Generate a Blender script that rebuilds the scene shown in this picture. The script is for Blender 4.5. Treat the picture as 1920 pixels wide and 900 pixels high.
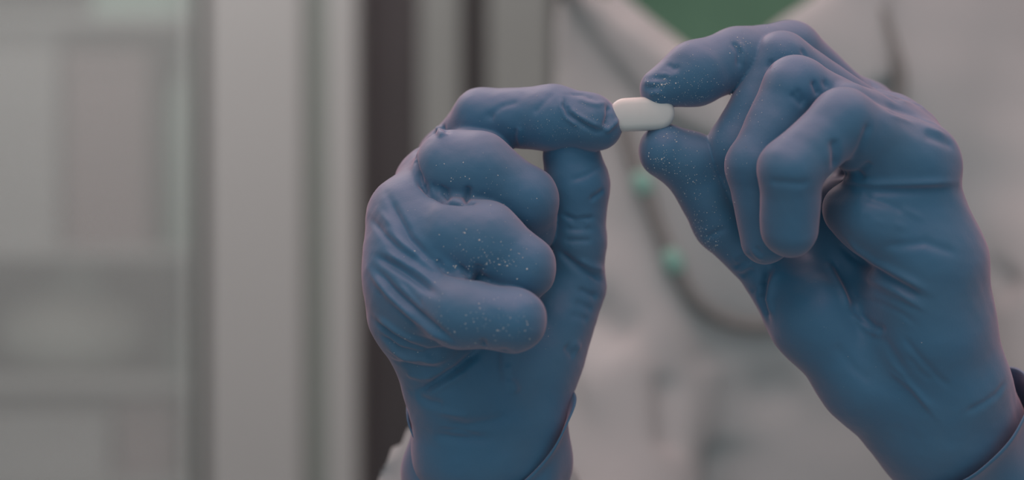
import bpy, math, random
import numpy as np
from mathutils import Vector
from mathutils.bvhtree import BVHTree

sc = bpy.context.scene
for o in list(bpy.data.objects):
    bpy.data.objects.remove(o, do_unlink=True)
random.seed(7)
RNG = np.random.default_rng(7)

# ------------------------------------------------------------------ camera
F = 2850.0                       # focal length in pixels of the 1920x900 frame
CZ = 1.35                        # camera height (m)
D0 = 0.50                        # distance to the hands (m)
cam = bpy.data.cameras.new('camera')
cam.sensor_width = 36.0
cam.lens = F / 1920.0 * 36.0
cam.clip_start = 0.02
cam.dof.use_dof = True
cam.dof.focus_distance = 0.492
cam.dof.aperture_fstop = 4.0
cam_o = bpy.data.objects.new('camera', cam)
sc.collection.objects.link(cam_o)
cam_o.location = (0, 0, CZ)
cam_o.rotation_euler = (math.pi / 2, 0, 0)
sc.camera = cam_o

# ------------------------------------------------------------------ world, lights, exposure
w = bpy.data.worlds.new('world')
sc.world = w
w.use_nodes = True
w.node_tree.nodes['Background'].inputs[0].default_value = (0.66, 0.94, 1.0, 1)
w.node_tree.nodes['Background'].inputs[1].default_value = 0.50


def area(name, loc, target, sx, sy, power, col):
    l = bpy.data.lights.new(name, 'AREA')
    l.shape = 'RECTANGLE'
    l.size, l.size_y = sx, sy
    l.energy = power
    l.color = col
    o = bpy.data.objects.new(name, l)
    sc.collection.objects.link(o)
    o.location = loc
    d = Vector(target) - Vector(loc)
    o.rotation_euler = d.to_track_quat('-Z', 'Y').to_euler()
    return o


area('overhead_light', (0.15, 0.62, 2.62), (0.15, 0.62, 0), 2.6, 1.3, 19, (1.0, 0.71, 0.68))
area('overhead_light', (-0.1, -0.55, 2.62), (-0.1, -0.55, 0), 1.2, 0.8, 9, (1.0, 0.84, 0.80))  # added fill above the camera, lifts the glove fronts and the coat
area('overhead_light', (-0.7, 1.75, 2.62), (-0.7, 1.75, 0), 1.2, 0.6, 13, (1.0, 0.95, 0.92))

vs = sc.view_settings
vs.view_transform = 'Standard'
vs.look = 'None'
vs.gamma = 1.0
vs.use_curve_mapping = False
vs.exposure = 0.0
sc.display_settings.display_device = 'sRGB'
try:
    sc.cycles.use_denoising = True
except Exception:
    pass


# ------------------------------------------------------------------ helpers
def at(px, py, depth):
    """point (m) seen at a pixel of the 1920x900 frame, at a distance (m) in front of the camera"""
    return ((px - 960.0) / F * depth, depth, CZ - (py - 450.0) / F * depth)


def mat(name, col, rough=0.6, spec=0.4, nodes=None, **kw):
    m = bpy.data.materials.new(name)
    m.use_nodes = True
    b = m.node_tree.nodes['Principled BSDF']
    b.inputs['Base Color'].default_value = (*col, 1)
    b.inputs['Roughness'].default_value = rough
    b.inputs['Specular IOR Level'].default_value = spec
    for k, v in kw.items():
        b.inputs[k.replace('_', ' ')].default_value = v
    if nodes:
        nodes(m.node_tree, b)
    return m


def noise_col(c1, c2, scale, detail=3.0, bump=0.0, bscale=None, dist=0.001):
    def f(nt, b):
        tc = nt.nodes.new('ShaderNodeTexCoord')
        n = nt.nodes.new('ShaderNodeTexNoise')
        n.inputs['Scale'].default_value = scale
        n.inputs['Detail'].default_value = detail
        nt.links.new(tc.outputs['Object'], n.inputs['Vector'])
        r = nt.nodes.new('ShaderNodeMix')
        r.data_type = 'RGBA'
        r.inputs[6].default_value = (*c1, 1)
        r.inputs[7].default_value = (*c2, 1)
        nt.links.new(n.outputs['Fac'], r.inputs[0])
        nt.links.new(r.outputs[2], b.inputs['Base Color'])
        if bump:
            n2 = nt.nodes.new('ShaderNodeTexNoise')
            n2.inputs['Scale'].default_value = bscale or scale
            n2.inputs['Detail'].default_value = 4
            nt.links.new(tc.outputs['Object'], n2.inputs['Vector'])
            bp = nt.nodes.new('ShaderNodeBump')
            bp.inputs['Strength'].default_value = bump
            bp.inputs['Distance'].default_value = dist
            nt.links.new(n2.outputs['Fac'], bp.inputs['Height'])
            nt.links.new(bp.outputs[0], b.inputs['Normal'])
    return f


def mesh_obj(name, verts, faces, m, parent=None, smooth=True, origin=(0, 0, 0)):
    """verts in world metres; stored relative to the parent (or origin)"""
    v = np.asarray(verts, np.float64)
    o0 = np.array(parent['_w'] if parent is not None else origin, float)
    v = v - o0
    me = bpy.data.meshes.new(name)
    if isinstance(faces, np.ndarray):
        n, k = faces.shape
        me.vertices.add(len(v))
        me.vertices.foreach_set('co', v.astype(np.float32).ravel())
        me.loops.add(n * k)
        me.loops.foreach_set('vertex_index', faces.astype(np.int32).ravel())
        me.polygons.add(n)
        me.polygons.foreach_set('loop_start', np.arange(0, n * k, k, dtype=np.int32))
        me.update(calc_edges=True)
        me.validate()
    else:
        me.from_pydata([tuple(p) for p in v], [], faces)
    if smooth:
        me.polygons.foreach_set('use_smooth', np.ones(len(me.polygons), bool))
    me.update()
    me.materials.append(m)
    o = bpy.data.objects.new(name, me)
    sc.collection.objects.link(o)
    if parent is not None:
        o.parent = parent
    else:
        o.location = origin
    o['_w'] = [float(a) for a in o0]
    return o


def empty(name, loc, label, cat, group=None):
    o = bpy.data.objects.new(name, None)
    sc.collection.objects.link(o)
    o.location = loc
    o.empty_display_size = 0.05
    o['_w'] = [float(a) for a in loc]
    return tag(o, label, cat, group)


def tag(o, label, cat, group=None):
    o['label'] = label
    o['category'] = cat
    if group:
        o['group'] = group
    return o


def structure(o):
    o['kind'] = 'structure'
    return o


# ------------------------------------------------------------------ implicit surfaces (all in mm)
def round_cone(p, a, b, r1, r2):
    a = np.asarray(a, np.float32)
    b = np.asarray(b, np.float32)
    ba = b - a
    l2 = float(ba @ ba)
    if l2 < 1e-6:
        return np.sqrt(((p - a) ** 2).sum(1)) - max(r1, r2)
    rr = r1 - r2
    a2 = l2 - rr * rr
    if a2 <= 1e-6:
        c, r = (a, r1) if r1 > r2 else (b, r2)
        return np.sqrt(((p - c) ** 2).sum(1)) - r
    il2 = 1.0 / l2
    pa = p - a
    y = pa @ ba
    z = y - l2
    t = pa * l2 - y[:, None] * ba
    x2 = (t * t).sum(1)
    y2 = y * y * l2
    z2 = z * z * l2
    k = np.sign(rr) * rr * rr * x2
    d = (np.sqrt(np.maximum(x2 * a2 * il2, 0)) + y * rr) * il2 - r1
    m1 = np.sign(z) * a2 * z2 > k
    d = np.where(m1, np.sqrt(x2 + z2) * il2 - r2, d)
    m2 = (~m1) & (np.sign(y) * a2 * y2 < k)
    d = np.where(m2, np.sqrt(x2 + y2) * il2 - r1, d)
    return d.astype(np.float32)


def smin(a, b, k):
    h = np.maximum(k - np.abs(a - b), 0) / k
    return np.minimum(a, b) - h * h * k * 0.25


def ellipsoid(p, c, r):
    q = (p - np.asarray(c, np.float32)) / np.asarray(r, np.float32)
    k0 = np.sqrt((q * q).sum(1))
    k1 = np.sqrt(((q / np.asarray(r, np.float32)) ** 2).sum(1)) + 1e-6
    return k0 * (k0 - 1.0) / k1


def surface(f, lo, hi, h, newton=2):
    """polygonise f=0 (mm) by sparse surface nets; returns verts (mm), quads"""
    lo = np.asarray(lo, np.float32)
    hi = np.asarray(hi, np.float32)
    B = 4
    n = np.ceil((hi - lo) / (B * h)).astype(int)
    ax = [lo[i] + np.arange(n[i] + 1, dtype=np.float32) * B * h for i in range(3)]
    G = np.stack(np.meshgrid(*ax, indexing='ij'), -1).reshape(-1, 3)
    dc = f(G).reshape(n + 1)
    near = np.abs(dc) < B * h * 1.25
    act = np.zeros(n, bool)
    sg = dc < 0
    mn = np.ones(n, bool)
    mx = np.zeros(n, bool)
    for i in (0, 1):
        for j in (0, 1):
            for k in (0, 1):
                sl = (slice(i, n[0] + i), slice(j, n[1] + j), slice(k, n[2] + k))
                act |= near[sl]
                mn &= sg[sl]
                mx |= sg[sl]
    act |= (mx & ~mn)
    N = n * B + 1
    D = np.full(N, 1e3, np.float32)
    rep = np.repeat(np.repeat(np.repeat(dc[:-1, :-1, :-1], B, 0), B, 1), B, 2)
    D[:-1, :-1, :-1] = rep
    am = np.repeat(np.repeat(np.repeat(act, B, 0), B, 1), B, 2)
    M = np.zeros(N, bool)
    for i in (0, 1):
        for j in (0, 1):
            for k in (0, 1):
                M[i:N[0] - 1 + i, j:N[1] - 1 + j, k:N[2] - 1 + k] |= am
    idx = np.argwhere(M)
    vals = np.empty(len(idx), np.float32)
    for s in range(0, len(idx), 400000):
        vals[s:s + 400000] = f(lo + idx[s:s + 400000].astype(np.float32) * h)
    D[M] = vals
    S = D < 0
    cm = [S[i:N[0] - 1 + i, j:N[1] - 1 + j, k:N[2] - 1 + k] for i in (0, 1) for j in (0, 1) for k in (0, 1)]
    cnt = np.zeros(N - 1, np.int8)
    for c in cm:
        cnt += c
    mixed = (cnt > 0) & (cnt < 8)
    cells = np.argwhere(mixed)
    ids = np.full(N - 1, -1, np.int32)
    ids[mixed] = np.arange(len(cells))
    acc = np.zeros((len(cells), 3), np.float32)
    num = np.zeros(len(cells), np.float32)
    corners = [(i, j, k) for i in (0, 1) for j in (0, 1) for k in (0, 1)]
    for c0 in corners:
        for a in range(3):
            if c0[a] == 1:
                continue
            c1 = list(c0)
            c1[a] = 1
            p0 = cells + np.array(c0)
            p1 = cells + np.array(c1)
            d0 = D[p0[:, 0], p0[:, 1], p0[:, 2]]
            d1 = D[p1[:, 0], p1[:, 1], p1[:, 2]]
            m = (d0 < 0) != (d1 < 0)
            t = np.where(m, d0 / np.where(m, d0 - d1, 1), 0)
            q = np.array(c0, np.float32) + 0 * acc
            q[:, a] += t
            acc += q * m[:, None]
            num += m
    V = lo + (cells + acc / num[:, None]) * h
    quads = []
    for a in range(3):
        b, c = (a + 1) % 3, (a + 2) % 3
        sl0 = [slice(None)] * 3
        sl1 = [slice(None)] * 3
        sl0[a] = slice(0, N[a] - 1)
        sl1[a] = slice(1, N[a])
        for x in (b, c):
            sl0[x] = slice(1, N[x] - 1)
            sl1[x] = slice(1, N[x] - 1)
        s0, s1 = S[tuple(sl0)], S[tuple(sl1)]
        for inside, flip in ((s0 & ~s1, False), (~s0 & s1, True)):
            e = np.argwhere(inside)
            off = np.zeros(3, int)
            off[b] = 1
            off[c] = 1
            e = e + off
            def cid(db, dcc):
                q = e.copy()
                q[:, b] -= db
                q[:, c] -= dcc
                return ids[q[:, 0], q[:, 1], q[:, 2]]
            r = np.stack([cid(1, 1), cid(0, 1), cid(0, 0), cid(1, 0)], 1)
            if flip:
                r = r[:, ::-1]
            quads.append(r)
    Q = np.concatenate(quads)
    Q = Q[(Q >= 0).all(1)]
    e = np.float32(0.35 * h)
    for it in range(newton):
        d = f(V)
        g = np.stack([(f(V + e * np.eye(3, dtype=np.float32)[i]) - f(V - e * np.eye(3, dtype=np.float32)[i])) / (2 * e) for i in range(3)], 1)
        g2 = np.maximum((g * g).sum(1), 0.25)
        st = np.clip(d / g2, -0.4 * h, 0.4 * h)
        V = V - g * st[:, None]
    return V, Q


def relax(V, Q, it=1, lam=0.5):
    for _ in range(it):
        src = np.concatenate([Q[:, i] for i in range(4)] * 2)
        dst = np.concatenate([Q[:, (i + 1) % 4] for i in range(4)] + [Q[:, (i + 3) % 4] for i in range(4)])
        n = np.bincount(src, minlength=len(V))
        acc = np.stack([np.bincount(src, V[dst, a], len(V)) for a in range(3)], 1)
        V = (V + lam * (acc / np.maximum(n, 1)[:, None] - V)).astype(np.float32)
    return V


def vnormals(V, Q):
    nn = np.cross(V[Q[:, 2]] - V[Q[:, 0]], V[Q[:, 3]] - V[Q[:, 1]])
    qi = Q.T.ravel()
    N = np.stack([np.bincount(qi, np.tile(nn[:, a], 4), len(V)) for a in range(3)], 1).astype(np.float32)
    return N / np.maximum(np.linalg.norm(N, axis=1), 1e-9)[:, None]


def P(px, py, d):
    """mm point seen at a pixel, d mm behind (+) or before (-) the plane of the hands"""
    return np.array(at(px, py, D0 + d / 1000.0)) * 1000.0


def R(r, d):
    return r / F * (D0 * 1000 + d)


def chain(p, pts, k=3.0):
    d = None
    for (x0, y0, z0, r0), (x1, y1, z1, r1) in zip(pts[:-1], pts[1:]):
        c = round_cone(p, P(x0, y0, z0), P(x1, y1, z1), R(r0, z0), R(r1, z1))
        d = c if d is None else smin(d, c, k)
    return d


def hand_sdf(H):
    mcp = [P(*q[:3]) for q in H['blend']]

    def f(p):
        p = np.asarray(p, np.float32)
        palm = None
        for ch in H['palm']:
            c = chain(p, ch, 6.0)
            palm = c if palm is None else smin(palm, c, H.get('kp', 9.0))
        k = np.zeros(len(p), np.float32)
        for m, q in zip(mcp, H['blend']):
            k = np.maximum(k, np.exp(-((p - m) ** 2).sum(1) / (q[3] ** 2)))
        fing = None
        for ch in H['fingers'] + H['fill']:
            c = chain(p, ch, 2.5)
            fing = c if fing is None else smin(fing, c, 0.25 + 8.0 * k)
        d = smin(palm, fing, 0.4 + 9.0 * k)
        return d
    return f


# ------------------------------------------------------------------ hand shapes: (px, py, depth mm, radius px) per joint
HAND_A = dict(
    fingers=[
        [(840, 300, 30, 54), (905, 222, 14, 55), (1035, 221, 5, 60), (1103, 229, 3, 52), (1125, 236, 3, 43)],
        [(808, 338, 16, 52), (848, 316, -3, 69), (892, 321, -4, 74), (984, 374, -2, 61), (990, 427, 8, 53)],
        [(764, 405, 0, 58), (850, 445, -15, 72), (905, 452, -18, 75), (980, 501, -19, 60), (976, 522, 0, 52)],
        [(758, 545, -14, 58), (862, 586, -28, 66), (964, 600, -32, 58), (950, 608, -12, 48)],
        [(1072, 292, 10, 54), (1082, 345, 11, 59), (1082, 450, 14, 53), (1076, 535, 18, 57), (990, 735, 16, 74)],
    ],
    fill=[
        [(770, 470, -8, 64), (830, 512, -14, 56)],
        [(880, 290, 8, 52), (918, 282, 8, 44)],
    ],
    palm=[
        [(840, 300, 30, 50), (960, 770, 24, 62)],
        [(812, 344, 16, 52), (935, 780, 18, 66)],
        [(770, 405, 0, 54), (890, 780, 14, 70)],
        [(812, 340, 15, 52), (766, 402, -2, 58), (754, 500, -12, 56)],
        [(770, 440, -8, 66), (790, 530, -12, 66), (800, 600, -12, 66)],
        [(752, 500, -10, 58), (767, 590, -8, 69), (850, 736, 4, 82), (852, 850, 10, 72), (820, 1000, 60, 80)],
        [(1074, 540, 18, 54), (1002, 690, 14, 72), (988, 780, 14, 69), (976, 850, 16, 72), (935, 1000, 60, 80)],
        [(920, 640, 4, 70), (920, 850, 12, 80), (880, 1000, 60, 90)],
    ],
    blend=[(840, 300, 30, 16), (800, 338, 16, 16), (752, 405, 0, 22), (770, 500, -14, 26), (1030, 640, 18, 22)],
)
HAND_B = dict(
    fingers=[
        [(1237, 166, 2, 38), (1302, 138, 4, 59), (1385, 110, 10, 58), (1480, 95, 18, 55), (1628, 212, 32, 41)],
        [(1392, 383, 10, 42), (1376, 280, 4, 52), (1466, 112, 4, 51), (1664, 240, 16, 46)],
        [(1436, 447, -8, 48), (1415, 310, -12, 53), (1490, 163, -10, 57), (1698, 262, 0, 49)],
        [(1481, 430, -24, 54), (1482, 318, -30, 59), (1580, 226, -26, 59), (1728, 304, -14, 57)],
        [(1249, 283, 5, 52), (1292, 304, 7, 56), (1353, 420, 12, 51), (1452, 520, 14, 50), (1560, 620, 12, 80)],
    ],
    fill=[
        [(1590, 200, -14, 46), (1660, 232, -8, 50)],
    ],
    palm=[
        [(1626, 216, 32, 40), (1700, 740, 24, 80)],
        [(1664, 244, 16, 46), (1740, 750, 18, 80)],
        [(1700, 264, 0, 49), (1770, 750, 10, 84)],
        [(1630, 214, 32, 42), (1678, 244, 12, 48), (1722, 298, -14, 54)],
        [(1724, 302, -16, 57), (1757, 490, -8, 86), (1796, 720, 2, 88), (1880, 900, 30, 92), (2020, 1010, 80, 100)],
        [(1452, 520, 14, 50), (1528, 595, 8, 82), (1630, 712, 8, 88), (1765, 850, 16, 90), (1900, 1010, 80, 100)],
        [(1592, 392, -8, 50), (1640, 410, -13, 64), (1725, 480, -12, 72), (1740, 620, -6, 90)],
        [(1555, 400, 16, 60), (1570, 470, 16, 62), (1620, 560, 18, 74), (1680, 660, 10, 90)],
        [(1640, 330, 18, 70), (1640, 480, 16, 80)],
        [(1608, 278, -18, 48), (1700, 318, -14, 56)],
        [(1720, 560, -2, 90), (1760, 800, 10, 110)],
    ],
    blend=[(1635, 200, 32, 18), (1680, 225, 16, 22), (1715, 250, 0, 26), (1735, 300, -16, 22), (1520, 580, 12, 22)],
)

# folds of the glove: kind, depth (mm), half width (mm), pixel polyline on the surface
FOLDS_A = [
    ('groove', 2.4, 1.1, [(781, 283), (778, 300), (782, 325), (791, 345), (810, 365), (836, 377), (868, 380)]),
    ('groove', 1.3, 1.3, [(725, 362), (742, 399), (768, 447), (799, 482), (833, 508), (877, 525)]),
    ('ridge', 0.9, 1.3, [(708, 391), (755, 451), (803, 490), (846, 521)]),
    ('groove', 1.0, 1.2, [(692, 408), (738, 456), (790, 499)]),
    ('groove', 1.6, 1.4, [(699, 477), (747, 503), (786, 529), (820, 553)]),
    ('ridge', 0.8, 1.2, [(725, 473), (775, 503), (815, 532)]),
    ('ridge', 1.2, 1.3, [(688, 503), (729, 551), (773, 590), (812, 625), (846, 646)]),
    ('groove', 1.3, 1.4, [(700, 500), (740, 546), (785, 586), (826, 622), (856, 644)]),
    ('groove', 1.4, 1.2, [(699, 599), (734, 629), (768, 648), (803, 659), (855, 653)]),
    ('ridge', 0.9, 1.2, [(705, 594), (745, 624), (785, 642)]),
    ('groove', 1.3, 1.3, [(708, 625), (747, 655), (790, 666), (829, 664)]),
    ('ridge', 0.9, 1.3, [(720, 650), (760, 670), (810, 678), (845, 672)]),
    ('groove', 1.0, 1.4, [(747, 681), (790, 690), (833, 694)]),
    ('ridge', 0.8, 1.4, [(760, 700), (790, 708), (815, 706)]),
    ('groove', 2.2, 1.5, [(904, 650), (887, 666), (861, 690), (832, 708), (798, 730), (772, 735)]),
    ('ridge', 0.9, 1.3, [(880, 690), (850, 710), (818, 728), (790, 742)]),
    ('groove', 1.0, 1.6, [(777, 740), (806, 755), (835, 760)]),
    ('groove', 0.9, 2.0, [(832, 792), (876, 799), (922, 791), (962, 781)]),
    ('groove', 0.8, 2.0, [(810, 815), (876, 825), (930, 820)]),
    ('ridge', 1.0, 1.8, [(955, 680), (957, 710), (970, 740)]),
    ('groove', 1.3, 2.2, [(945, 650), (950, 690), (958, 720)]),
    ('groove', 1.5, 1.1, [(836, 378), (868, 381), (895, 380)]),
    ('groove', 2.0, 1.1, [(870, 518), (890, 521), (915, 524)]),
    # knuckle pinches of the curled fingers
    ('groove', 0.90, 0.7, [(794, 340), (802, 358)]),
    ('groove', 1.05, 0.8, [(824, 346), (833, 362), (843, 376)]),
    ('groove', 0.75, 0.6, [(835, 350), (843, 372)]),
    ('groove', 1.65, 0.9, [(878, 348), (877, 365), (872, 381)]),
    ('groove', 0.75, 0.6, [(810, 344), (822, 366)]),
    ('groove', 0.75, 0.8, [(820, 486), (832, 505)]),
    ('groove', 1.20, 0.8, [(861, 497), (880, 518)]),
    ('groove', 1.20, 0.8, [(896, 495), (891, 518)]),
    ('groove', 0.75, 0.6, [(905, 498), (898, 516)]),
    ('groove', 2.70, 1.3, [(878, 520), (890, 521), (905, 522)]),
    ('groove', 1.20, 0.8, [(905, 636), (907, 650)]),
    # nail and creases of the index finger
    ('groove', 1.2, 0.9, [(1062, 178), (1058, 198), (1066, 215), (1093, 232), (1119, 246), (1134, 249)]),
    ('ridge', 0.8, 0.9, [(1055, 182), (1052, 200), (1060, 219), (1088, 237)]),
    ('ridge', 0.7, 0.9, [(1068, 200), (1078, 215), (1105, 230), (1128, 240)]),
    ('groove', 0.5, 0.8, [(1066, 177), (1093, 177), (1115, 187)]),
    ('ridge', 0.5, 1.0, [(1080, 184), (1100, 192), (1118, 196), (1140, 192)]),
    ('groove', 1.3, 1.0, [(1141, 196), (1141, 218), (1134, 240)]),
    ('ridge', 1.0, 0.9, [(1134, 249), (1150, 234), (1160, 224)]),
    ('groove', 0.4, 1.1, [(1040, 172), (1015, 198), (998, 215)]),
    ('ridge', 0.5, 0.8, [(975, 236), (971, 256), (977, 279)]),
    ('groove', 0.5, 1.1, [(967, 240), (964, 258), (970, 278)]),
    ('groove', 0.5, 1.4, [(917, 218), (926, 222)]),
    ('groove', 0.4, 1.2, [(905, 225), (940, 200), (975, 190)]),
    # thumb
    ('groove', 0.5, 0.9, [(1066, 340), (1101, 328), (1127, 311)]),
    ('groove', 0.7, 1.0, [(1105, 376), (1134, 356)]),
    ('groove', 0.8, 0.9, [(1051, 402), (1078, 412), (1117, 408)]),
    ('groove', 0.6, 0.9, [(1058, 430), (1113, 430)]),
    ('groove', 0.6, 0.9, [(1055, 451), (1113, 451)]),
    ('groove', 1.3, 1.2, [(1045, 470), (1078, 496), (1132, 529)]),
    ('ridge', 0.7, 1.3, [(1085, 488), (1110, 500), (1136, 508)]),
    ('groove', 0.9, 1.1, [(1082, 542), (1122, 558)]),
    ('groove', 0.6, 1.1, [(1078, 566), (1112, 581)]),
    ('groove', 0.5, 1.1, [(1070, 590), (1105, 600)]),
    ('groove', 0.9, 1.6, [(1060, 648), (1078, 669)]),
    ('ridge', 0.6, 1.5, [(1075, 640), (1088, 655)]),
    # fold at the index knuckle
    ('ridge', 1.4, 1.2, [(820, 236), (826, 250), (834, 258)]),
    ('groove', 0.9, 0.9, [(830, 236), (838, 252)]),
    ('groove', 0.8, 1.0, [(814, 245), (815, 255)]),
]
FOLDS_B = [
    ('groove', 1.0, 1.0, [(1374, 76), (1386, 99), (1386, 127)]),
    ('ridge', 0.5, 0.9, [(1384, 76), (1394, 99), (1392, 125)]),
    ('ridge', 0.4, 0.8, [(1206, 154), (1222, 157), (1236, 154)]),
    ('groove', 0.5, 0.8, [(1208, 163), (1224, 165), (1240, 160)]),
    ('ridge', 0.45, 0.8, [(1215, 180), (1228, 174), (1242, 176)]),
    ('groove', 0.5, 0.8, [(1222, 146), (1240, 147), (1256, 144)]),
    ('ridge', 0.4, 0.8, [(1238, 138), (1261, 144), (1272, 136)]),
    ('groove', 0.5, 0.9, [(1250, 120), (1262, 128), (1275, 126)]),
    ('groove', 0.8, 0.9, [(1481, 174), (1507, 200)]),
    ('groove', 0.7, 0.8, [(1492, 166), (1509, 194)]),
    ('groove', 1.0, 1.0, [(1524, 151), (1535, 179)]),
    ('groove', 0.6, 1.1, [(1544, 150), (1551, 166)]),
    ('groove', 0.6, 0.9, [(1503, 92), (1511, 107)]),
    ('groove', 0.7, 1.2, [(1448, 112), (1440, 132)]),
    ('groove', 1.5, 1.6, [(1562, 258), (1567, 284), (1567, 318)]),
    ('groove', 0.9, 1.4, [(1631, 229), (1614, 275), (1600, 303)]),
    ('groove', 0.9, 1.2, [(1634, 303), (1602, 329)]),
    ('ridge', 1.1, 1.4, [(1560, 336), (1600, 338), (1640, 346), (1702, 345), (1797, 342)]),
    ('groove', 1.1, 1.5, [(1565, 326), (1600, 327), (1627, 336)]),
    ('groove', 0.8, 1.8, [(1590, 356), (1640, 358), (1702, 356), (1790, 354)]),
    ('groove', 0.8, 1.6, [(1610, 365), (1658, 378), (1700, 394)]),
    ('groove', 0.6, 1.9, [(1653, 198), (1711, 215), (1773, 240)]),
    ('ridge', 0.7, 1.5, [(1660, 212), (1712, 230), (1780, 256)]),
    ('groove', 0.6, 1.9, [(1729, 251), (1791, 275)]),
    ('groove', 0.4, 1.4, [(1610, 120), (1640, 165), (1690, 195)]),
    ('groove', 1.5, 1.6, [(1571, 452), (1600, 482), (1629, 502), (1691, 537), (1735, 560)]),
    ('ridge', 1.0, 1.6, [(1580, 440), (1608, 468), (1640, 490), (1700, 524), (1745, 550)]),
    ('ridge', 0.9, 1.2, [(1593, 589), (1629, 620), (1655, 630)]),
    ('groove', 0.8, 1.3, [(1604, 584), (1640, 612), (1664, 620)]),
    ('groove', 0.7, 1.6, [(1650, 464), (1735, 455), (1802, 478)]),
    ('ridge', 1.0, 1.5, [(1549, 487), (1580, 549), (1593, 584)]),
    ('groove', 1.0, 1.6, [(1562, 486), (1594, 545), (1606, 575)]),
    ('groove', 0.6, 1.0, [(1320, 446), (1360, 428)]),
    ('groove', 0.8, 1.0, [(1376, 504), (1406, 486)]),
    ('ridge', 0.5, 0.9, [(1382, 510), (1410, 494)]),
    ('groove', 0.8, 1.0, [(1388, 520), (1414, 504)]),
    ('groove', 0.8, 1.0, [(1406, 548), (1434, 530)]),
    ('groove', 2.6, 1.4, [(1444, 497), (1431, 532), (1427, 560), (1440, 598)]),
    ('ridge', 0.9, 1.6, [(1456, 500), (1444, 534), (1440, 562), (1450, 594)]),
    ('groove', 0.6, 1.2, [(1807, 776), (1845, 756), (1869, 740), (1889, 713)]),
    ('groove', 0.5, 1.8, [(1560, 640), (1600, 690), (1640, 720)]),
    ('groove', 0.5, 2.0, [(1600, 600), (1660, 640), (1700, 700)]),
    ('groove', 0.6, 1.3, [(1440, 340), (1500, 345), (1520, 343)]),
    ('ridge', 0.5, 1.0, [(1410, 468), (1420, 480), (1430, 488)]),
    ('groove', 0.5, 1.0, [(1418, 462), (1428, 480)]),
]

for _a, _b, _n, _L in (
        ((706, 420), (800, 520), 5, FOLDS_A), ((700, 520), (800, 620), 5, FOLDS_A), ((716, 640), (830, 676), 5, FOLDS_A),
        ((1060, 420), (1110, 424), 3, FOLDS_A), ((800, 780), (930, 810), 4, FOLDS_A),
        ((1660, 180), (1770, 232), 4, FOLDS_B), ((1600, 380), (1740, 440), 4, FOLDS_B), ((1600, 500), (1760, 590), 4, FOLDS_B),
        ((1376, 494), (1410, 478), 4, FOLDS_B), ((1650, 640), (1780, 780), 4, FOLDS_B)):
    _dx, _dy = _b[0] - _a[0], _b[1] - _a[1]
    _l = math.hypot(_dx, _dy)
    for _k in range(_n):
        _o = RNG.uniform(-0.22, 0.22) * _l
        _s, _e = RNG.uniform(0, 0.3), RNG.uniform(0.6, 1.0)
        _q = []
        for _t in np.linspace(_s, _e, 5):
            _w = RNG.uniform(-0.012, 0.012) * _l + math.sin(_t * 4 + _k) * 0.03 * _l
            _q.append((_a[0] + _dx * _t - _dy / _l * (_o + _w), _a[1] + _dy * _t + _dx / _l * (_o + _w)))
        _L.append((('groove', 'ridge')[_k % 2], RNG.uniform(0.25, 0.5), RNG.uniform(0.95, 1.4), _q))

HRES = 0.64


def hand_bounds(H, pad=6):
    pts, rs = [], []
    for ch in H['fingers'] + H['palm']:
        for q in ch:
            pts.append(P(*q[:3]))
            rs.append(R(q[3], q[2]))
    pts = np.array(pts)
    rs = np.array(rs)[:, None]
    return (pts - rs).min(0) - pad, (pts + rs).max(0) + pad


def press_folds(V, Q, folds):
    """sink grooves and raise ridges along lines lying on the surface (V in mm)"""
    N = vnormals(V, Q)
    bvh = BVHTree.FromPolygons([tuple(v) for v in V], [tuple(q) for q in Q.tolist()])
    O = np.array([0, 0, CZ * 1000.0])
    disp = np.zeros(len(V), np.float32)
    for kind, amp, sig, pl in folds:
        pts = []
        for (x0, y0), (x1, y1) in zip(pl[:-1], pl[1:]):
            n = max(2, int(math.hypot(x1 - x0, y1 - y0) / 3))
            for t in np.linspace(0, 1, n, endpoint=False):
                pts.append((x0 + (x1 - x0) * t, y0 + (y1 - y0) * t))
        pts.append(pl[-1])
        c = []
        for x, y in pts:
            d = P(x, y, 0) - O
            hit = bvh.ray_cast(Vector(O), Vector(d).normalized())
            if hit[0] is not None:
                c.append(np.array(hit[0]))
        if len(c) < 2:
            continue
        c = np.array(c, np.float32)
        if sig < 3:
            sig = max(0.6, sig * 0.68)
        lo, hi = c.min(0) - 3.2 * sig, c.max(0) + 3.2 * sig
        ix = np.nonzero(((V > lo) & (V < hi)).all(1))[0]
        if not len(ix):
            continue
        p = V[ix]
        best = np.full(len(ix), 1e9, np.float32)
        tt = np.zeros(len(ix), np.float32)
        for j in range(len(c) - 1):
            a, b = c[j], c[j + 1]
            ab = b - a
            L2 = float(ab @ ab) + 1e-9
            if L2 > 36:            # a jump between two surfaces
                continue
            t = np.clip((p - a) @ ab / L2, 0, 1)
            dd = ((p - a - t[:, None] * ab) ** 2).sum(1)
            m = dd < best
            best = np.where(m, dd, best)
            tt = np.where(m, (j + t) / (len(c) - 1), tt)
        ends = np.clip(np.minimum(tt, 1 - tt) * 5.0, 0, 1)
        ends = 0.15 + 0.85 * ends * ends * (3 - 2 * ends)
        g = np.exp(-best / (2 * sig * sig)) * amp * ends
        disp[ix] += -g if kind == 'groove' else g
    return V + N * disp[:, None]


def soft_noise(V, scale, seed):
    """smooth pseudo-random field from a few plane waves"""
    r = np.random.default_rng(seed)
    s = np.zeros(len(V), np.float32)
    for _ in range(14):
        k = r.normal(size=3)
        k = k / np.linalg.norm(k) * (2 * math.pi / scale) * r.uniform(0.6, 1.5)
        s += np.sin(V @ k.astype(np.float32) + r.uniform(0, 6.28))
    return s / 5.0


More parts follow.
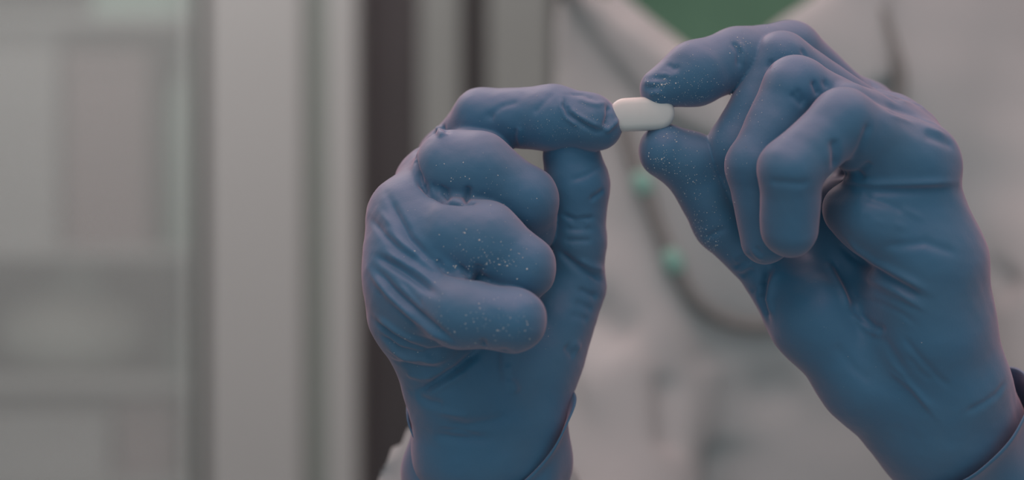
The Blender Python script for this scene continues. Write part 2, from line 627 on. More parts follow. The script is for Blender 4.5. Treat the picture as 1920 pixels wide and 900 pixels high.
def build_hand(H, folds, seed):
    lo, hi = hand_bounds(H)
    V, Q = surface(hand_sdf(H), lo, hi, HRES, 1)
    V = relax(V, Q, 1, 0.35)
    N = vnormals(V, Q)
    V = V + N * (soft_noise(V, 14, seed) * 0.16 + soft_noise(V, 5, seed + 1) * 0.04)[:, None]
    V = press_folds(V, Q, folds)
    V = relax(V, Q, 1, 0.15)
    return V, Q


# ------------------------------------------------------------------ materials
def glove_nodes(nt, b):
    tc = nt.nodes.new('ShaderNodeTexCoord')
    n = nt.nodes.new('ShaderNodeTexNoise')
    n.inputs['Scale'].default_value = 1100
    n.inputs['Detail'].default_value = 3
    nt.links.new(tc.outputs['Object'], n.inputs['Vector'])
    n2 = nt.nodes.new('ShaderNodeTexNoise')
    n2.inputs['Scale'].default_value = 160
    n2.inputs['Detail'].default_value = 3
    nt.links.new(tc.outputs['Object'], n2.inputs['Vector'])
    ad = nt.nodes.new('ShaderNodeMath')
    ad.operation = 'MULTIPLY_ADD'
    ad.inputs[1].default_value = 0.5
    nt.links.new(n.outputs['Fac'], ad.inputs[0])
    nt.links.new(n2.outputs['Fac'], ad.inputs[2])
    bp = nt.nodes.new('ShaderNodeBump')
    bp.inputs['Strength'].default_value = 0.22
    bp.inputs['Distance'].default_value = 0.0004
    nt.links.new(ad.outputs[0], bp.inputs['Height'])
    nt.links.new(bp.outputs[0], b.inputs['Normal'])
    # thin film of dust in loose patches
    n3 = nt.nodes.new('ShaderNodeTexNoise')
    n3.inputs['Scale'].default_value = 45
    n3.inputs['Detail'].default_value = 5
    nt.links.new(tc.outputs['Object'], n3.inputs['Vector'])
    mr = nt.nodes.new('ShaderNodeMapRange')
    mr.inputs[1].default_value = 0.35
    mr.inputs[2].default_value = 0.8
    nt.links.new(n3.outputs['Fac'], mr.inputs[0])
    mx = nt.nodes.new('ShaderNodeMix')
    mx.data_type = 'RGBA'
    mx.inputs[6].default_value = (*GLOVE, 1)
    mx.inputs[7].default_value = (*GLOVE_DUST, 1)
    nt.links.new(mr.outputs[0], mx.inputs[0])
    nt.links.new(mx.outputs[2], b.inputs['Base Color'])


GLOVE = (0.001, 0.152, 0.275)
GLOVE_DUST = (0.02, 0.155, 0.26)
M_GLOVE = mat('blue_nitrile', GLOVE, 0.56, 0.85, glove_nodes,
              Sheen_Weight=0.55, Sheen_Roughness=0.6, Sheen_Tint=(1.0, 0.58, 0.64, 1),
              Specular_Tint=(1.0, 0.45, 0.48, 1))
M_POWDER = mat('white_powder', (0.80, 0.72, 0.71), 0.9, 0.1)
M_PILL = mat('tablet_coating', (0.72, 0.63, 0.61), 0.42, 0.4, noise_col((0.70, 0.61, 0.59), (0.74, 0.65, 0.63), 300))
M_WALL = mat('wall_paint', (0.42, 0.42, 0.415), 0.8, 0.3, noise_col((0.40, 0.40, 0.395), (0.44, 0.44, 0.43), 6))
M_PANEL = mat('painted_panel', (0.46, 0.46, 0.455), 0.5, 0.4, noise_col((0.45, 0.45, 0.445), (0.48, 0.48, 0.475), 4))
M_SEAL = mat('grey_seal', (0.30, 0.34, 0.315), 0.7, 0.3, noise_col((0.29, 0.33, 0.305), (0.32, 0.355, 0.33), 20))
M_POST = mat('grey_post', (0.27, 0.28, 0.27), 0.6, 0.3, noise_col((0.26, 0.27, 0.26), (0.29, 0.30, 0.29), 8))
M_DARK = mat('dark_door', (0.09, 0.076, 0.08), 0.5, 0.4, noise_col((0.08, 0.068, 0.072), (0.105, 0.09, 0.095), 9))
M_FLOOR = mat('floor_vinyl', (0.30, 0.30, 0.29), 0.5, 0.4, noise_col((0.28, 0.28, 0.27), (0.33, 0.33, 0.32), 12))
M_CEIL = mat('ceiling_paint', (0.6, 0.6, 0.6), 0.9, 0.2, noise_col((0.58, 0.58, 0.58), (0.62, 0.62, 0.62), 5))
M_COAT = mat('coat_cotton', (0.42, 0.42, 0.425), 0.9, 0.1, noise_col((0.405, 0.405, 0.41), (0.435, 0.435, 0.44), 14, 3, 0.3, 900, 0.0004),
             Sheen_Weight=0.1)
M_SCRUB = mat('green_scrub', (0.085, 0.17, 0.115), 0.9, 0.1, noise_col((0.075, 0.155, 0.105), (0.095, 0.19, 0.13), 30))
M_SKIN = mat('skin', (0.42, 0.27, 0.21), 0.55, 0.4, noise_col((0.40, 0.25, 0.19), (0.45, 0.30, 0.23), 25))
M_HAIR = mat('dark_hair', (0.03, 0.02, 0.015), 0.5, 0.4, noise_col((0.02, 0.014, 0.01), (0.05, 0.035, 0.025), 120))
M_CORD = mat('dark_cord', (0.20, 0.195, 0.19), 0.6, 0.3, noise_col((0.19, 0.185, 0.18), (0.22, 0.215, 0.21), 80))
M_MINT = mat('mint_bead', (0.22, 0.42, 0.36), 0.4, 0.5, noise_col((0.20, 0.40, 0.34), (0.25, 0.45, 0.39), 60))


# ------------------------------------------------------------------ box / lathe / tube shapes
def box_geo(x0, x1, y0, y1, z0, z1, bev=0.0):
    b = min(bev, (x1 - x0) / 3, (y1 - y0) / 3, (z1 - z0) / 3)
    if b <= 0:
        v = [(x, y, z) for x in (x0, x1) for y in (y0, y1) for z in (z0, z1)]
        return v, [(0, 1, 3, 2), (4, 6, 7, 5), (0, 4, 5, 1), (2, 3, 7, 6), (0, 2, 6, 4), (1, 5, 7, 3)]
    import bmesh
    bm = bmesh.new()
    bmesh.ops.create_cube(bm, size=1.0)
    for v in bm.verts:
        v.co = ((x0 + x1) / 2 + v.co.x * (x1 - x0), (y0 + y1) / 2 + v.co.y * (y1 - y0), (z0 + z1) / 2 + v.co.z * (z1 - z0))
    bmesh.ops.bevel(bm, geom=list(bm.edges), offset=b, segments=2, affect='EDGES', profile=0.5)
    bm.verts.index_update()
    v = [tuple(q.co) for q in bm.verts]
    f = [tuple(q.index for q in fc.verts) for fc in bm.faces]
    bm.free()
    return v, f


def box(name, x0, x1, y0, y1, z0, z1, m, parent=None, bev=0.004, origin=None):
    v, f = box_geo(x0, x1, y0, y1, z0, z1, bev)
    if parent is None and origin is None:
        origin = ((x0 + x1) / 2, (y0 + y1) / 2, z0)
    return mesh_obj(name, v, f, m, parent, smooth=False, origin=origin or (0, 0, 0))


def lathe(name, c, prof, m, parent=None, n=24):
    v, f = [], []
    for r, z in prof:
        for i in range(n):
            a = 2 * math.pi * i / n
            v.append((c[0] + r * math.cos(a), c[1] + r * math.sin(a), c[2] + z))
    for j in range(len(prof) - 1):
        for i in range(n):
            f.append((j * n + i, j * n + (i + 1) % n, (j + 1) * n + (i + 1) % n, (j + 1) * n + i))
    f.append(tuple(range(n - 1, -1, -1)))
    f.append(tuple((len(prof) - 1) * n + i for i in range(n)))
    return mesh_obj(name, v, f, m, parent, smooth=True, origin=c)


def tube(name, pts, r, m, parent=None, n=10, origin=(0, 0, 0), sub=6):
    """round tube along a smooth (Catmull-Rom) path; r number or list per point"""
    pts = [np.array(p, float) for p in pts]
    rr = r if isinstance(r, (list, tuple)) else [r] * len(pts)
    path, rad = [], []
    for i in range(len(pts) - 1):
        p0, p1, p2, p3 = pts[max(i - 1, 0)], pts[i], pts[i + 1], pts[min(i + 2, len(pts) - 1)]
        for t in np.linspace(0, 1, sub, endpoint=False):
            path.append(0.5 * ((2 * p1) + (-p0 + p2) * t + (2 * p0 - 5 * p1 + 4 * p2 - p3) * t * t + (-p0 + 3 * p1 - 3 * p2 + p3) * t ** 3))
            rad.append(rr[i] + (rr[i + 1] - rr[i]) * t)
    path.append(pts[-1])
    rad.append(rr[-1])
    v, f = [], []
    up = np.array([0.13, 0.9, 0.31])
    for i, p in enumerate(path):
        t = path[min(i + 1, len(path) - 1)] - path[max(i - 1, 0)]
        t = t / np.linalg.norm(t)
        e1 = np.cross(t, up)
        e1 /= np.linalg.norm(e1)
        e2 = np.cross(t, e1)
        for k in range(n):
            a = 2 * math.pi * k / n
            v.append(p + rad[i] * (e1 * math.cos(a) + e2 * math.sin(a)))
    for i in range(len(path) - 1):
        for k in range(n):
            f.append((i * n + k, i * n + (k + 1) % n, (i + 1) * n + (k + 1) % n, (i + 1) * n + k))
    f.append(tuple(range(n - 1, -1, -1)))
    f.append(tuple((len(path) - 1) * n + k for k in range(n)))
    return mesh_obj(name, v, f, m, parent, smooth=True, origin=origin)


def X(px, y):
    return (px - 960.0) / F * y


def Z(py, y):
    return CZ - (py - 450.0) / F * y


# ------------------------------------------------------------------ room
structure(box('floor', -2.2, 2.2, -1.2, 3.2, -0.05, 0.0, M_FLOOR, bev=0))
structure(box('ceiling', -2.2, 2.2, -1.2, 3.2, 2.7, 2.75, M_CEIL, bev=0))
YB = 2.3
structure(box('wall_back', X(1056, YB), 2.2, YB, YB + 0.1, 0, 2.7, M_WALL, bev=0))
structure(box('wall_right', 2.2, 2.3, -1.2, 3.2, 0, 2.7, M_WALL, bev=0))
structure(box('wall_left', -2.3, -2.2, -1.2, 3.2, 0, 2.7, M_WALL, bev=0))
structure(box('wall_rear', -2.2, X(790, YB), 3.1, 3.2, 0, 2.7, M_WALL, bev=0))
structure(box('trim_1', X(400, YB), X(578, YB), YB - 0.05, YB + 0.10, 0, 2.7, M_PANEL, bev=0.006))
structure(box('trim_2', X(576, YB), X(622, YB), YB - 0.02, YB + 0.10, 0, 2.7, M_SEAL, bev=0.004))
structure(box('trim_3', X(620, YB), X(676, YB), YB - 0.05, YB + 0.10, 0, 2.7, M_PANEL, bev=0.006))
d1 = structure(box('door_1', X(674, YB), X(792, YB), YB + 0.05, YB + 0.09, 0, 2.1, M_DARK, bev=0.004))
structure(box('trim_4', X(790, YB), X(868, YB), YB - 0.04, YB + 0.10, 0, 2.7, M_POST, bev=0.006))
structure(box('door_2', X(866, YB), X(918, YB), YB + 0.04, YB + 0.09, 0, 2.1, M_DARK, bev=0.004))
structure(box('trim_6', X(914, YB), X(1037, YB), YB - 0.02, YB + 0.10, 0, 2.7, M_POST, bev=0.006))
structure(box('trim_7', X(1035, YB), X(1058, YB), YB + 0.03, YB + 0.10, 0, 2.7, M_DARK, bev=0))
structure(box('trim_5', X(674, YB), X(918, YB), YB + 0.02, YB + 0.10, 2.1, 2.7, M_WALL, bev=0))

# ------------------------------------------------------------------ person
person = empty('person', (0.2, 1.05, 0), 'person in white coat and blue gloves, holding a white tablet between the fingertips', 'person')
PX, PY = 200.0, 1050.0


def arm_chains(extra=0.0):
    return [
        [(PX - 108, PY, 1500, 54), (PX - 140, PY - 160, 1145, 48), (0, 650, 1205, 42), (-16, 572, 1256, 40)],
        [(PX + 112, PY, 1500, 56), (PX + 140, PY - 190, 1205, 50), (255, 680, 1212, 42), (188, 590, 1240, 37)],
    ]


def cone_chain(p, ch, grow=0.0, k=12):
    d = None
    for a, b in zip(ch[:-1], ch[1:]):
        c = round_cone(p, a[:3], b[:3], a[3] + grow, b[3] + grow)
        d = c if d is None else smin(d, c, k)
    return d


def torso_sdf(p, g=0.0):
    d = round_cone(p, (PX - 85, PY, 1505), (PX + 90, PY, 1505), 56 + g, 56 + g)
    d = smin(d, ellipsoid(p, (PX, PY, 1370), (138 + g, 108 + g, 210 + g)), 40)
    d = smin(d, ellipsoid(p, (PX - 58, PY - 48, 1375), (70 + g, 42 + g, 90 + g)), 60)
    d = smin(d, ellipsoid(p, (PX + 58, PY - 48, 1375), (70 + g, 42 + g, 90 + g)), 60)
    d = smin(d, ellipsoid(p, (PX, PY, 1120), (138 + g, 122 + g, 200 + g)), 50)
    d = smin(d, ellipsoid(p, (PX, PY, 930), (168 + g, 115 + g, 140 + g)), 50)
    return d


def body_f(p):
    d = torso_sdf(p)
    d = smin(d, round_cone(p, (PX, PY + 5, 1530), (PX, PY - 8, 1640), 52, 50), 35)
    d = smin(d, ellipsoid(p, (PX, PY - 5, 1725), (74, 92, 105)), 15)
    d = smin(d, ellipsoid(p, (PX, PY - 45, 1665), (48, 48, 48)), 25)
    d = smin(d, round_cone(p, (PX, PY - 96, 1735), (PX, PY - 112, 1702), 8, 13), 10)
    d = smin(d, round_cone(p, (PX - 20, PY - 84, 1660), (PX + 20, PY - 84, 1660), 8, 8), 6)
    for s in (-1, 1):
        d = smin(d, ellipsoid(p, (PX + s * 76, PY + 8, 1718), (8, 18, 30)), 6)
        e = ellipsoid(p, (PX + s * 31, PY - 88, 1733), (17, 12, 9))
        d = np.maximum(d, -(e + 2))
        d = smin(d, ellipsoid(p, (PX + s * 31, PY - 80, 1733), (12, 12, 11)), 2)
        d = smin(d, cone_chain(p, [(PX + s * 85, PY, 900, 82), (PX + s * 88, PY + 5, 480, 55), (PX + s * 90, PY + 20, 90, 38)]), 30)
        d = smin(d, round_cone(p, (PX + s * 90, PY + 30, 45), (PX + s * 98, PY - 110, 32), 42, 30), 20)
    for ch in arm_chains():
        d = smin(d, cone_chain(p, ch, -22), 20)
    return d


V, Q = surface(body_f, (PX - 330, 480, -5), (PX + 360, PY + 190, 1850), 9.0, 1)
mesh_obj('body', V / 1000.0, Q, M_SKIN, person)


def hair_f(p):
    d = ellipsoid(p, (PX, PY + 12, 1738), (86, 100, 108))
    d = smin(d, ellipsoid(p, (PX, PY + 60, 1690), (70, 50, 90)), 20)
    face = ellipsoid(p, (PX, PY - 95, 1700), (72, 80, 84))
    return np.maximum(d, -face)


V, Q = surface(hair_f, (PX - 120, PY - 130, 1560), (PX + 120, PY + 150, 1870), 6.0, 1)
mesh_obj('hair', V / 1000.0, Q, M_HAIR, person)


def scrub_f(p):
    d = torso_sdf(p, 4.0)
    neck = round_cone(p, (PX, PY - 30, 1560), (PX, PY - 30, 1700), 68, 90)
    d = np.maximum(d, -neck)
    return np.maximum(d, 1150 - p[:, 2])


V, Q = surface(scrub_f, (PX - 240, PY - 220, 1140), (PX + 240, PY + 190, 1580), 6.0, 1)
mesh_obj('scrub_top', V / 1000.0, Q, M_SCRUB, person)


def coat_f(p):
    d = torso_sdf(p, 22.0)
    skirt = round_cone(p, (PX, PY, 1000), (PX, PY, 640), 165, 190)
    q = p.copy()
    q[:, 1] = PY + (q[:, 1] - PY) * 1.35
    skirt = round_cone(q, (PX, PY, 1000), (PX, PY, 700), 165, 195)
    d = smin(d, skirt, 60)
    for ch in arm_chains():
        d = smin(d, cone_chain(p, ch, 0), 22)
    neck = round_cone(p, (PX, PY - 25, 1570), (PX, PY - 30, 1720), 74, 100)
    d = np.maximum(d, -neck)
    d = np.maximum(d, 640 - p[:, 2])
    # open neck: a V cut through the front
    vee = np.maximum((np.abs(p[:, 0] - (PX - 75)) - (p[:, 2] - 1452.0) * 1.35) * 0.6, p[:, 1] - PY)
    vee = np.maximum(vee, -torso_sdf(p, -3.0))
    d = np.maximum(d, -vee)
    # cut the sleeves off before the wrists
    for c, ax in (((-14, 578, 1255), (-0.12, -0.92, 0.36)), ((205, 605, 1232), (-0.48, -0.85, 0.2))):
        cut = (p - np.array(c, np.float32)) @ np.array(ax, np.float32)
        nearw = np.sqrt(((p - np.array(c, np.float32)) ** 2).sum(1)) - 90
        d = np.maximum(d, -np.maximum(-cut, nearw))
    return d


V, Q = surface(coat_f, (PX - 300, 490, 620), (PX + 360, PY + 210, 1600), 6.0, 1)
N_ = vnormals(V, Q)
amp = soft_noise(V * np.array([1.0, 1.0, 0.45], np.float32), 150, 5) * 3.0 + soft_noise(V, 60, 9) * 0.9
V = V + N_ * amp[:, None].astype(np.float32)
COAT_FOLDS = [
    ('groove', 9, 10, [(1090, 560), (1130, 600), (1190, 640)]),
    ('ridge', 5, 14, [(1080, 740), (1150, 705), (1230, 675)]),
    ('groove', 9, 8, [(1262, 860), (1258, 780), (1250, 690)]),
    ('ridge', 8, 14, [(1340, 850), (1340, 760), (1330, 660)]),
    ('groove', 7, 9, [(1400, 740), (1450, 730), (1500, 715)]),
    ('groove', 7, 9, [(1900, 500), (1860, 545)]),
]
V = press_folds(V, Q, COAT_FOLDS)
coat = mesh_obj('lab_coat', V / 1000.0, Q, M_COAT, person)

# gloves
GL = []
for H, FO, seed, lab in ((HAND_A, FOLDS_A, 11, 'blue glove on the fist whose index finger points at the tablet'),
                         (HAND_B, FOLDS_B, 21, 'blue glove on the hand pinching the tablet between index finger and thumb')):
    V, Q = build_hand(H, FO, seed)
    g = mesh_obj('glove', V / 1000.0, Q, M_GLOVE, person)
    g['label'] = lab
    GL.append((g, V, Q))


# bunched cuffs of the gloves
def cuff(g, c, u, e1, e2, ra, rb, tilt, length, seed):
    """flared sleeve of glove film round the wrist; edge tilts with the angle (mm)"""
    c, u, e1, e2 = (np.array(q, float) for q in (c, u, e1, e2))
    r = np.random.default_rng(seed)
    ph = r.uniform(0, 6.28, 4)
    nA, nL = 120, 26
    v, f = [], []
    rows = []
    for side in (0, 1):
        for j in range(nL):
            t = j / (nL - 1)
            if side == 1:
                t = 1 - t
            for i in range(nA):
                a = 2 * math.pi * i / nA
                off = tilt[0] * math.cos(a) + tilt[1] * math.sin(a) + tilt[2] * math.cos(2 * a)
                s = off + t * (length - off)
                roll = 1.6 * math.exp(-(t / 0.06) ** 2)
                wr = (math.sin(5 * a + ph[0] + t * 4) * 1.0 + math.sin(9 * a + ph[1] - t * 3) * 0.7 + math.sin(3 * a + ph[2]) * 1.2) * (0.25 + 0.5 * t)
                rad = 1.0 + 0.06 * math.sin(t * 9 + ph[3] + 2 * math.sin(a))
                k = roll + wr - (0.7 if side else 0.0)
                v.append((c + u * s + e1 * math.cos(a) * (ra * rad + k) + e2 * math.sin(a) * (rb * rad + k)) / 1000.0)
    n = 2 * nL
    for j in range(n):
        for i in range(nA):
            f.append((j * nA + i, ((j + 1) % n) * nA + i, ((j + 1) % n) * nA + (i + 1) % nA, j * nA + (i + 1) % nA))
    return mesh_obj('cuff', v, f, M_GLOVE, g)


cuff(GL[0][0], P(918, 800, 13), (-0.06, 0.45, -0.89), (1, 0, -0.05), (0, -0.89, -0.45), 27.6, 22.5, (-3.5, 3.0, -9.0), 46, 3)
cuff(GL[1][0], P(1800, 800, 14), (0.52, 0.45, -0.72), (0.80, 0, 0.60), (0.15, -0.9, -0.40), 25.4, 25, (-3, -5, -1), 50, 4)


# loose grains of powder on the gloves
def powder(g, V, Q, clusters, seed):
    r = np.random.default_rng(seed)
    N = vnormals(V, Q)
    bvh = BVHTree.FromPolygons([tuple(v) for v in V], [tuple(q) for q in Q.tolist()])
    O = Vector((0, 0, CZ * 1000.0))
    v, f = [], []
    for x, y, sx, sy, n, s0, s1 in clusters:
        for _ in range(n):
            px, py = r.normal(x, sx), r.normal(y, sy)
            d = Vector(P(px, py, 0)) - O
            hit = bvh.ray_cast(O, d.normalized())
            if hit[0] is None:
                continue
            p = np.array(hit[0])
            nn = np.array(hit[1])
            s = s0 + (s1 - s0) * r.random() ** 2.5
            t1 = np.cross(nn, r.normal(size=3))
            t1 /= np.linalg.norm(t1) + 1e-9
            t2 = np.cross(nn, t1)
            b = len(v)
            st = r.uniform(0.6, 1.8)
            for q in (t1 * s * st, t2 * s, -t1 * s * st, -t2 * s, nn * s * 0.7, -nn * s * 0.7):
                v.append((p + q + nn * 0.05) / 1000.0)
            f += [(b, b + 1, b + 4), (b + 1, b + 2, b + 4), (b + 2, b + 3, b + 4), (b + 3, b, b + 4),
                  (b + 1, b, b + 5), (b + 2, b + 1, b + 5), (b + 3, b + 2, b + 5), (b, b + 3, b + 5)]
    o = mesh_obj('powder', v, f, M_POWDER, g)
    o['kind'] = 'stuff'
    o['label'] = 'specks of white powder'
    return o


powder(*GL[0], [(890, 480, 45, 25, 90, 0.07, 0.26), (945, 485, 30, 15, 50, 0.07, 0.3), (860, 340, 60, 40, 50, 0.06, 0.24),
                (880, 610, 60, 30, 90, 0.06, 0.24), (940, 610, 40, 25, 50, 0.05, 0.2), (1090, 225, 40, 25, 160, 0.04, 0.12),
                (1010, 240, 40, 20, 80, 0.04, 0.12), (790, 650, 40, 25, 16, 0.1, 0.32), (950, 400, 50, 30, 30, 0.05, 0.2)], 5)
powder(*GL[1], [(1300, 440, 22, 26, 160, 0.06, 0.2), (1325, 460, 14, 14, 90, 0.06, 0.24), (1240, 300, 16, 16, 80, 0.06, 0.24),
                (1290, 340, 30, 30, 120, 0.05, 0.2), (1262, 250, 22, 8, 40, 0.06, 0.3), (1238, 158, 12, 10, 60, 0.06, 0.3),
                (1300, 150, 45, 30, 200, 0.04, 0.14), (1390, 80, 12, 10, 40, 0.06, 0.22), (1290, 190, 30, 8, 90, 0.04, 0.16),
                (1370, 210, 30, 50, 60, 0.04, 0.18), (1350, 330, 16, 60, 50, 0.04, 0.2), (1480, 90, 25, 15, 25, 0.05, 0.2),
                (1430, 230, 40, 60, 30, 0.04, 0.2), (1560, 640, 60, 60, 30, 0.04, 0.16)], 6)


# ------------------------------------------------------------------ the tablet
def pill_f(p):
    c = P(1203, 214, 1)
    a = 13.6 * 0.40
    q = p - c.astype(np.float32)
    ca, sa = math.cos(math.radians(-3)), math.sin(math.radians(-3))
    x = q[:, 0] * ca - q[:, 2] * sa
    z = q[:, 0] * sa + q[:, 2] * ca
    r = 5.55
    l = 10.9 - r
    prof = np.sqrt(np.maximum(np.abs(x) - l, 0) ** 2 + z * z) - r
    thick = np.abs(q[:, 1]) - (3.9 - 0.035 * (x * x * 0.35 + z * z))
    return smin(-smin(-prof, -thick, 2.2), np.full(len(p), 1e3, np.float32), 0.1)


c = P(1203, 214, 1)
V, Q = surface(pill_f, c - 15, c + 15, 0.35, 2)
V = relax(V, Q, 3, 0.4)
o = mesh_obj('tablet', V / 1000.0, Q, M_PILL, origin=tuple(c / 1000.0))
tag(o, 'oblong white tablet pinched between the blue gloved fingertips', 'tablet')

# ------------------------------------------------------------------ cord on the coat
bv = BVHTree.FromPolygons([tuple(v.co) for v in coat.data.vertices], [tuple(q.vertices) for q in coat.data.polygons])
cw = Vector(coat['_w'])


def on_coat(px, py, lift):
    O = Vector((0, 0, CZ))
    d = (Vector(at(px, py, 1.0)) - O).normalized()
    hit = bv.ray_cast(O - cw + d * 0.62, d)
    if hit[0] is None:
        return np.array(at(px, py, 0.97))
    return np.array(hit[0] + cw - d * lift)


def lapel(inner, outer, lift):
    n, k = 24, 7
    v, f = [], []

    def along(pl, t):
        t = t * (len(pl) - 1)
        a = min(int(t), len(pl) - 2)
        u = t - a
        return pl[a][0] + (pl[a + 1][0] - pl[a][0]) * u, pl[a][1] + (pl[a + 1][1] - pl[a][1]) * u
    top, bot = [], []
    for i in range(n):
        t = i / (n - 1)
        a, b = along(inner, t), along(outer, t)
        for j in range(k):
            u = j / (k - 1)
            x, y = a[0] + (b[0] - a[0]) * u, a[1] + (b[1] - a[1]) * u
            p = on_coat(x, y, 0.0)
            top.append(p - np.array([0, lift * (0.35 + 0.65 * math.sin(math.pi * (0.2 + 0.6 * u))), 0]))
            bot.append(p + np.array([0, 0.004, 0]))
    v = top + bot
    m = n * k
    for i in range(n - 1):
        for j in range(k - 1):
            q = (i * k + j, i * k + j + 1, (i + 1) * k + j + 1, (i + 1) * k + j)
            f.append(q)
            f.append(tuple(m + z for z in reversed(q)))
    rim = [j for j in range(k)] + [i * k + k - 1 for i in range(1, n)] + [(n - 1) * k + j for j in range(k - 2, -1, -1)] + [i * k for i in range(n - 2, 0, -1)]
    for a, b in zip(rim, rim[1:] + rim[:1]):
        f.append((b, a, m + a, m + b))
    o = mesh_obj('lapel', v, f, M_COAT, coat)
    return o


lapel([(1100, -60), (1222, 40), (1340, 130), (1380, 230)], [(1010, -60), (1130, 90), (1230, 210), (1350, 270)], 0.012)
lapel([(1585, -60), (1472, 40), (1400, 130), (1385, 230)], [(1660, -60), (1662, 60), (1665, 150), (1420, 300)], 0.012)

CP = [(1166, 225), (1176, 270), (1205, 345), (1232, 420), (1262, 490), (1300, 560), (1350, 597), (1410, 612),
      (1470, 606), (1530, 560), (1585, 470), (1630, 350), (1670, 230), (1688, 150), (1670, 80), (1650, 20)]
cp = [on_coat(x, y, 0.007) for x, y in CP]
cord = empty('lanyard_cord', tuple(cp[7]), 'thin dark cord with pale mint beads, looped on the white coat', 'cord')
tube('cord', cp, 0.0040, M_CORD, cord)
for i in (2, 4):
    t = cp[i + 1] - cp[i - 1]
    t = t / np.linalg.norm(t)
    tube('bead', [cp[i] - t * 0.008, cp[i] - t * 0.005, cp[i], cp[i] + t * 0.005, cp[i] + t * 0.008], [0.003, 0.0056, 0.0066, 0.0056, 0.003], M_MINT, cord, n=14)

# ------------------------------------------------------------------ glass cabinet with stores, far left
YC = 2.35
cab = empty('glass_cabinet', (X(100, YC), YC, 0), 'pale glass-fronted store cabinet at the far left, filled with boxes and bottles', 'cabinet')
M_CAB = mat('cabinet_enamel', (0.52, 0.54, 0.525), 0.5, 0.4, noise_col((0.51, 0.53, 0.515), (0.54, 0.555, 0.545), 6))
M_GLASS = mat('cabinet_glass', (0.62, 0.63, 0.62), 0.15, 0.5, noise_col((0.60, 0.61, 0.60), (0.64, 0.65, 0.64), 3), Alpha=0.32)
xl, xr = X(-190, YC), X(398, YC)
box('back_panel', xl, xr, 2.72, 2.74, 0.05, 2.0, M_CAB, cab)
box('side_panel', xl, xl + 0.02, YC - 0.05, 2.72, 0.05, 2.0, M_CAB, cab)
box('side_panel', xr - 0.02, xr, YC - 0.05, 2.72, 0.05, 2.0, M_CAB, cab)
box('plinth', xl, xr, YC - 0.03, 2.74, 0.0, 0.06, M_CAB, cab)
SH = [Z(26, YC), Z(466, YC), Z(716, YC), Z(905, YC)]
for z in SH + [0.5, 1.95]:
    box('shelf', xl + 0.02, xr - 0.02, YC + 0.01, 2.72, z - 0.018, z, M_CAB, cab)
door = box('door', xl + 0.05, xr - 0.03, YC - 0.036, YC - 0.032, 0.12, 1.93, M_GLASS, cab, bev=0)
for a, b, c, d in ((xl, xl + 0.05, 0.06, 1.99), (xr - 0.03, xr, 0.06, 1.99), (xl + 0.05, xr - 0.03, 0.06, 0.12), (xl + 0.05, xr - 0.03, 1.93, 1.99)):
    box('door_rail', a, b, YC - 0.05, YC - 0.025, c, d, M_CAB, door)


def cm(name, c):
    return mat(name, c, 0.6, 0.3, noise_col(tuple(q * 0.94 for q in c), tuple(min(1, q * 1.06) for q in c), 18))


M_PINK = cm('dusty_pink_card', (0.40, 0.32, 0.32))
M_MINTB = cm('mint_plastic', (0.50, 0.72, 0.62))
M_PALE = cm('pale_card', (0.56, 0.57, 0.56))
M_SAGE = cm('sage_grey_sack', (0.56, 0.60, 0.55))
M_TEAL = cm('grey_teal_jar', (0.20, 0.27, 0.24))


def carton(px0, px1, py0, z0, y0, y1, m, label):
    x0, x1, z1 = X(px0, YC + 0.1), X(px1, YC + 0.1), Z(py0, YC + 0.1)
    e = empty('storage_carton', ((x0 + x1) / 2, (y0 + y1) / 2, z0), label, 'box')
    box('carton_body', x0, x1, y0, y1, z0, z1 - 0.03, m, e)
    box('lid', x0 - 0.003, x1 + 0.003, y0 - 0.003, y1 + 0.003, z1 - 0.03, z1, m, e)
    return e


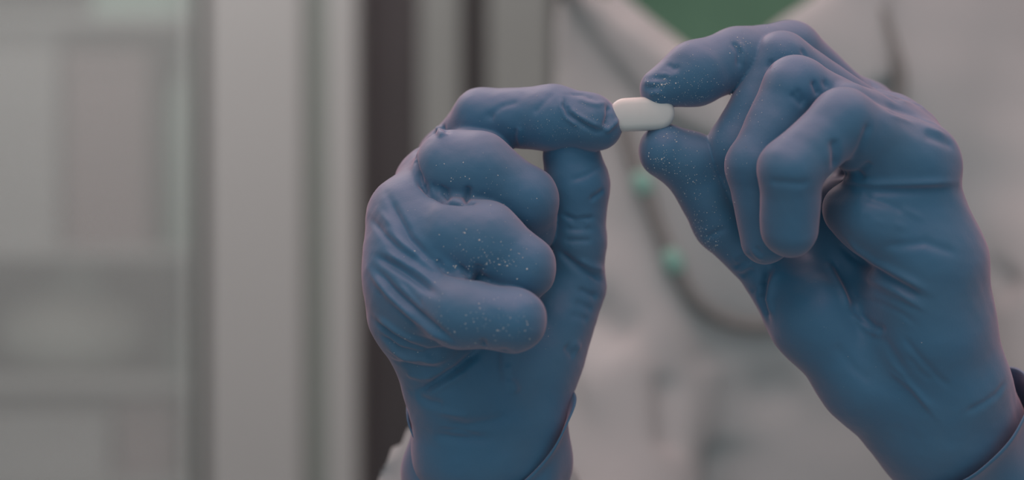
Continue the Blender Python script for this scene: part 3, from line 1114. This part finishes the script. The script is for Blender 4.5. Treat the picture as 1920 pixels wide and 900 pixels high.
def bottle(px, rpx, py0, z0, y, m, label, name='reagent_bottle', cat='bottle'):
    h = Z(py0, y) - z0
    r = rpx / F * y
    e = empty(name, (X(px, y), y, z0), label, cat)
    c = (X(px, y), y, z0)
    lathe('bottle_body', c, [(r * 0.9, 0), (r, 0.006), (r, h * 0.72), (r * 0.85, h * 0.8), (r * 0.45, h * 0.87), (r * 0.45, h * 0.9)], m, e)
    lathe('cap', (c[0], c[1], z0 + h * 0.9), [(r * 0.52, 0), (r * 0.52, h * 0.09), (r * 0.4, h * 0.1)], m, e)
    return e


def sack(px, py, z0, rx, ry, rz, y, m, label, seed):
    c = np.array([X(px, y), y, z0 + rz]) * 1000

    def f(p):
        q = p - c.astype(np.float32)
        d = ellipsoid(p, c, (rx * 1000, ry * 1000, rz * 1000))
        d = smin(d, round_cone(p, c + np.array([0, 0, rz * 900]), c + np.array([10, 0, rz * 1180]), 25, 38), 30)
        return np.maximum(d, (z0 * 1000 + 2) - p[:, 2])
    V, Q = surface(f, c - np.array([rx, ry, rz * 1.1]) * 1000 - 20, c + np.array([rx, ry, rz * 1.6]) * 1000 + 20, 5.0, 1)
    V = V + vnormals(V, Q) * (soft_noise(V, 60, seed) * 2.5)[:, None] * np.clip((V[:, 2:3] - z0 * 1000 - 4) / 20, 0, 1)
    o = mesh_obj('supply_bag', V / 1000, Q, m, origin=(c[0] / 1000, c[1] / 1000, z0))
    return tag(o, label, 'bag')


y0, y1 = YC + 0.03, YC + 0.26
box_t = carton(195, 405 - 14, -60, SH[0], y0, y1, M_MINTB, 'mint plastic box on the top shelf of the glass cabinet')
carton(-120, 132, 60, SH[1], y0, y1, M_PALE, 'tall pale carton at the left end of the cabinet shelf')
carton(148, 296, 105, SH[1], y0, y1, M_PINK, 'dusty pink carton beside the mint bottle on the cabinet shelf')
bottle(348, 36, 85, SH[1], YC + 0.1, M_MINTB, 'tall mint bottle beside the dusty pink carton')
sack(140, 600, SH[2], 0.125, 0.10, 0.072, YC + 0.16, M_SAGE, 'sage grey supply bag on the middle cabinet shelf', 3)
bottle(332, 27, 600, SH[2], YC + 0.12, M_TEAL, 'small grey teal jar beside the sage grey bag', 'storage_jar', 'jar')
carton(242, 350, 745, SH[3], y0, y1, M_PINK, 'low dusty pink carton on the lowest shelf in view')
carton(-90, 225, 760, SH[3], y0, y1, M_PALE, 'wide pale carton on the lowest shelf in view')
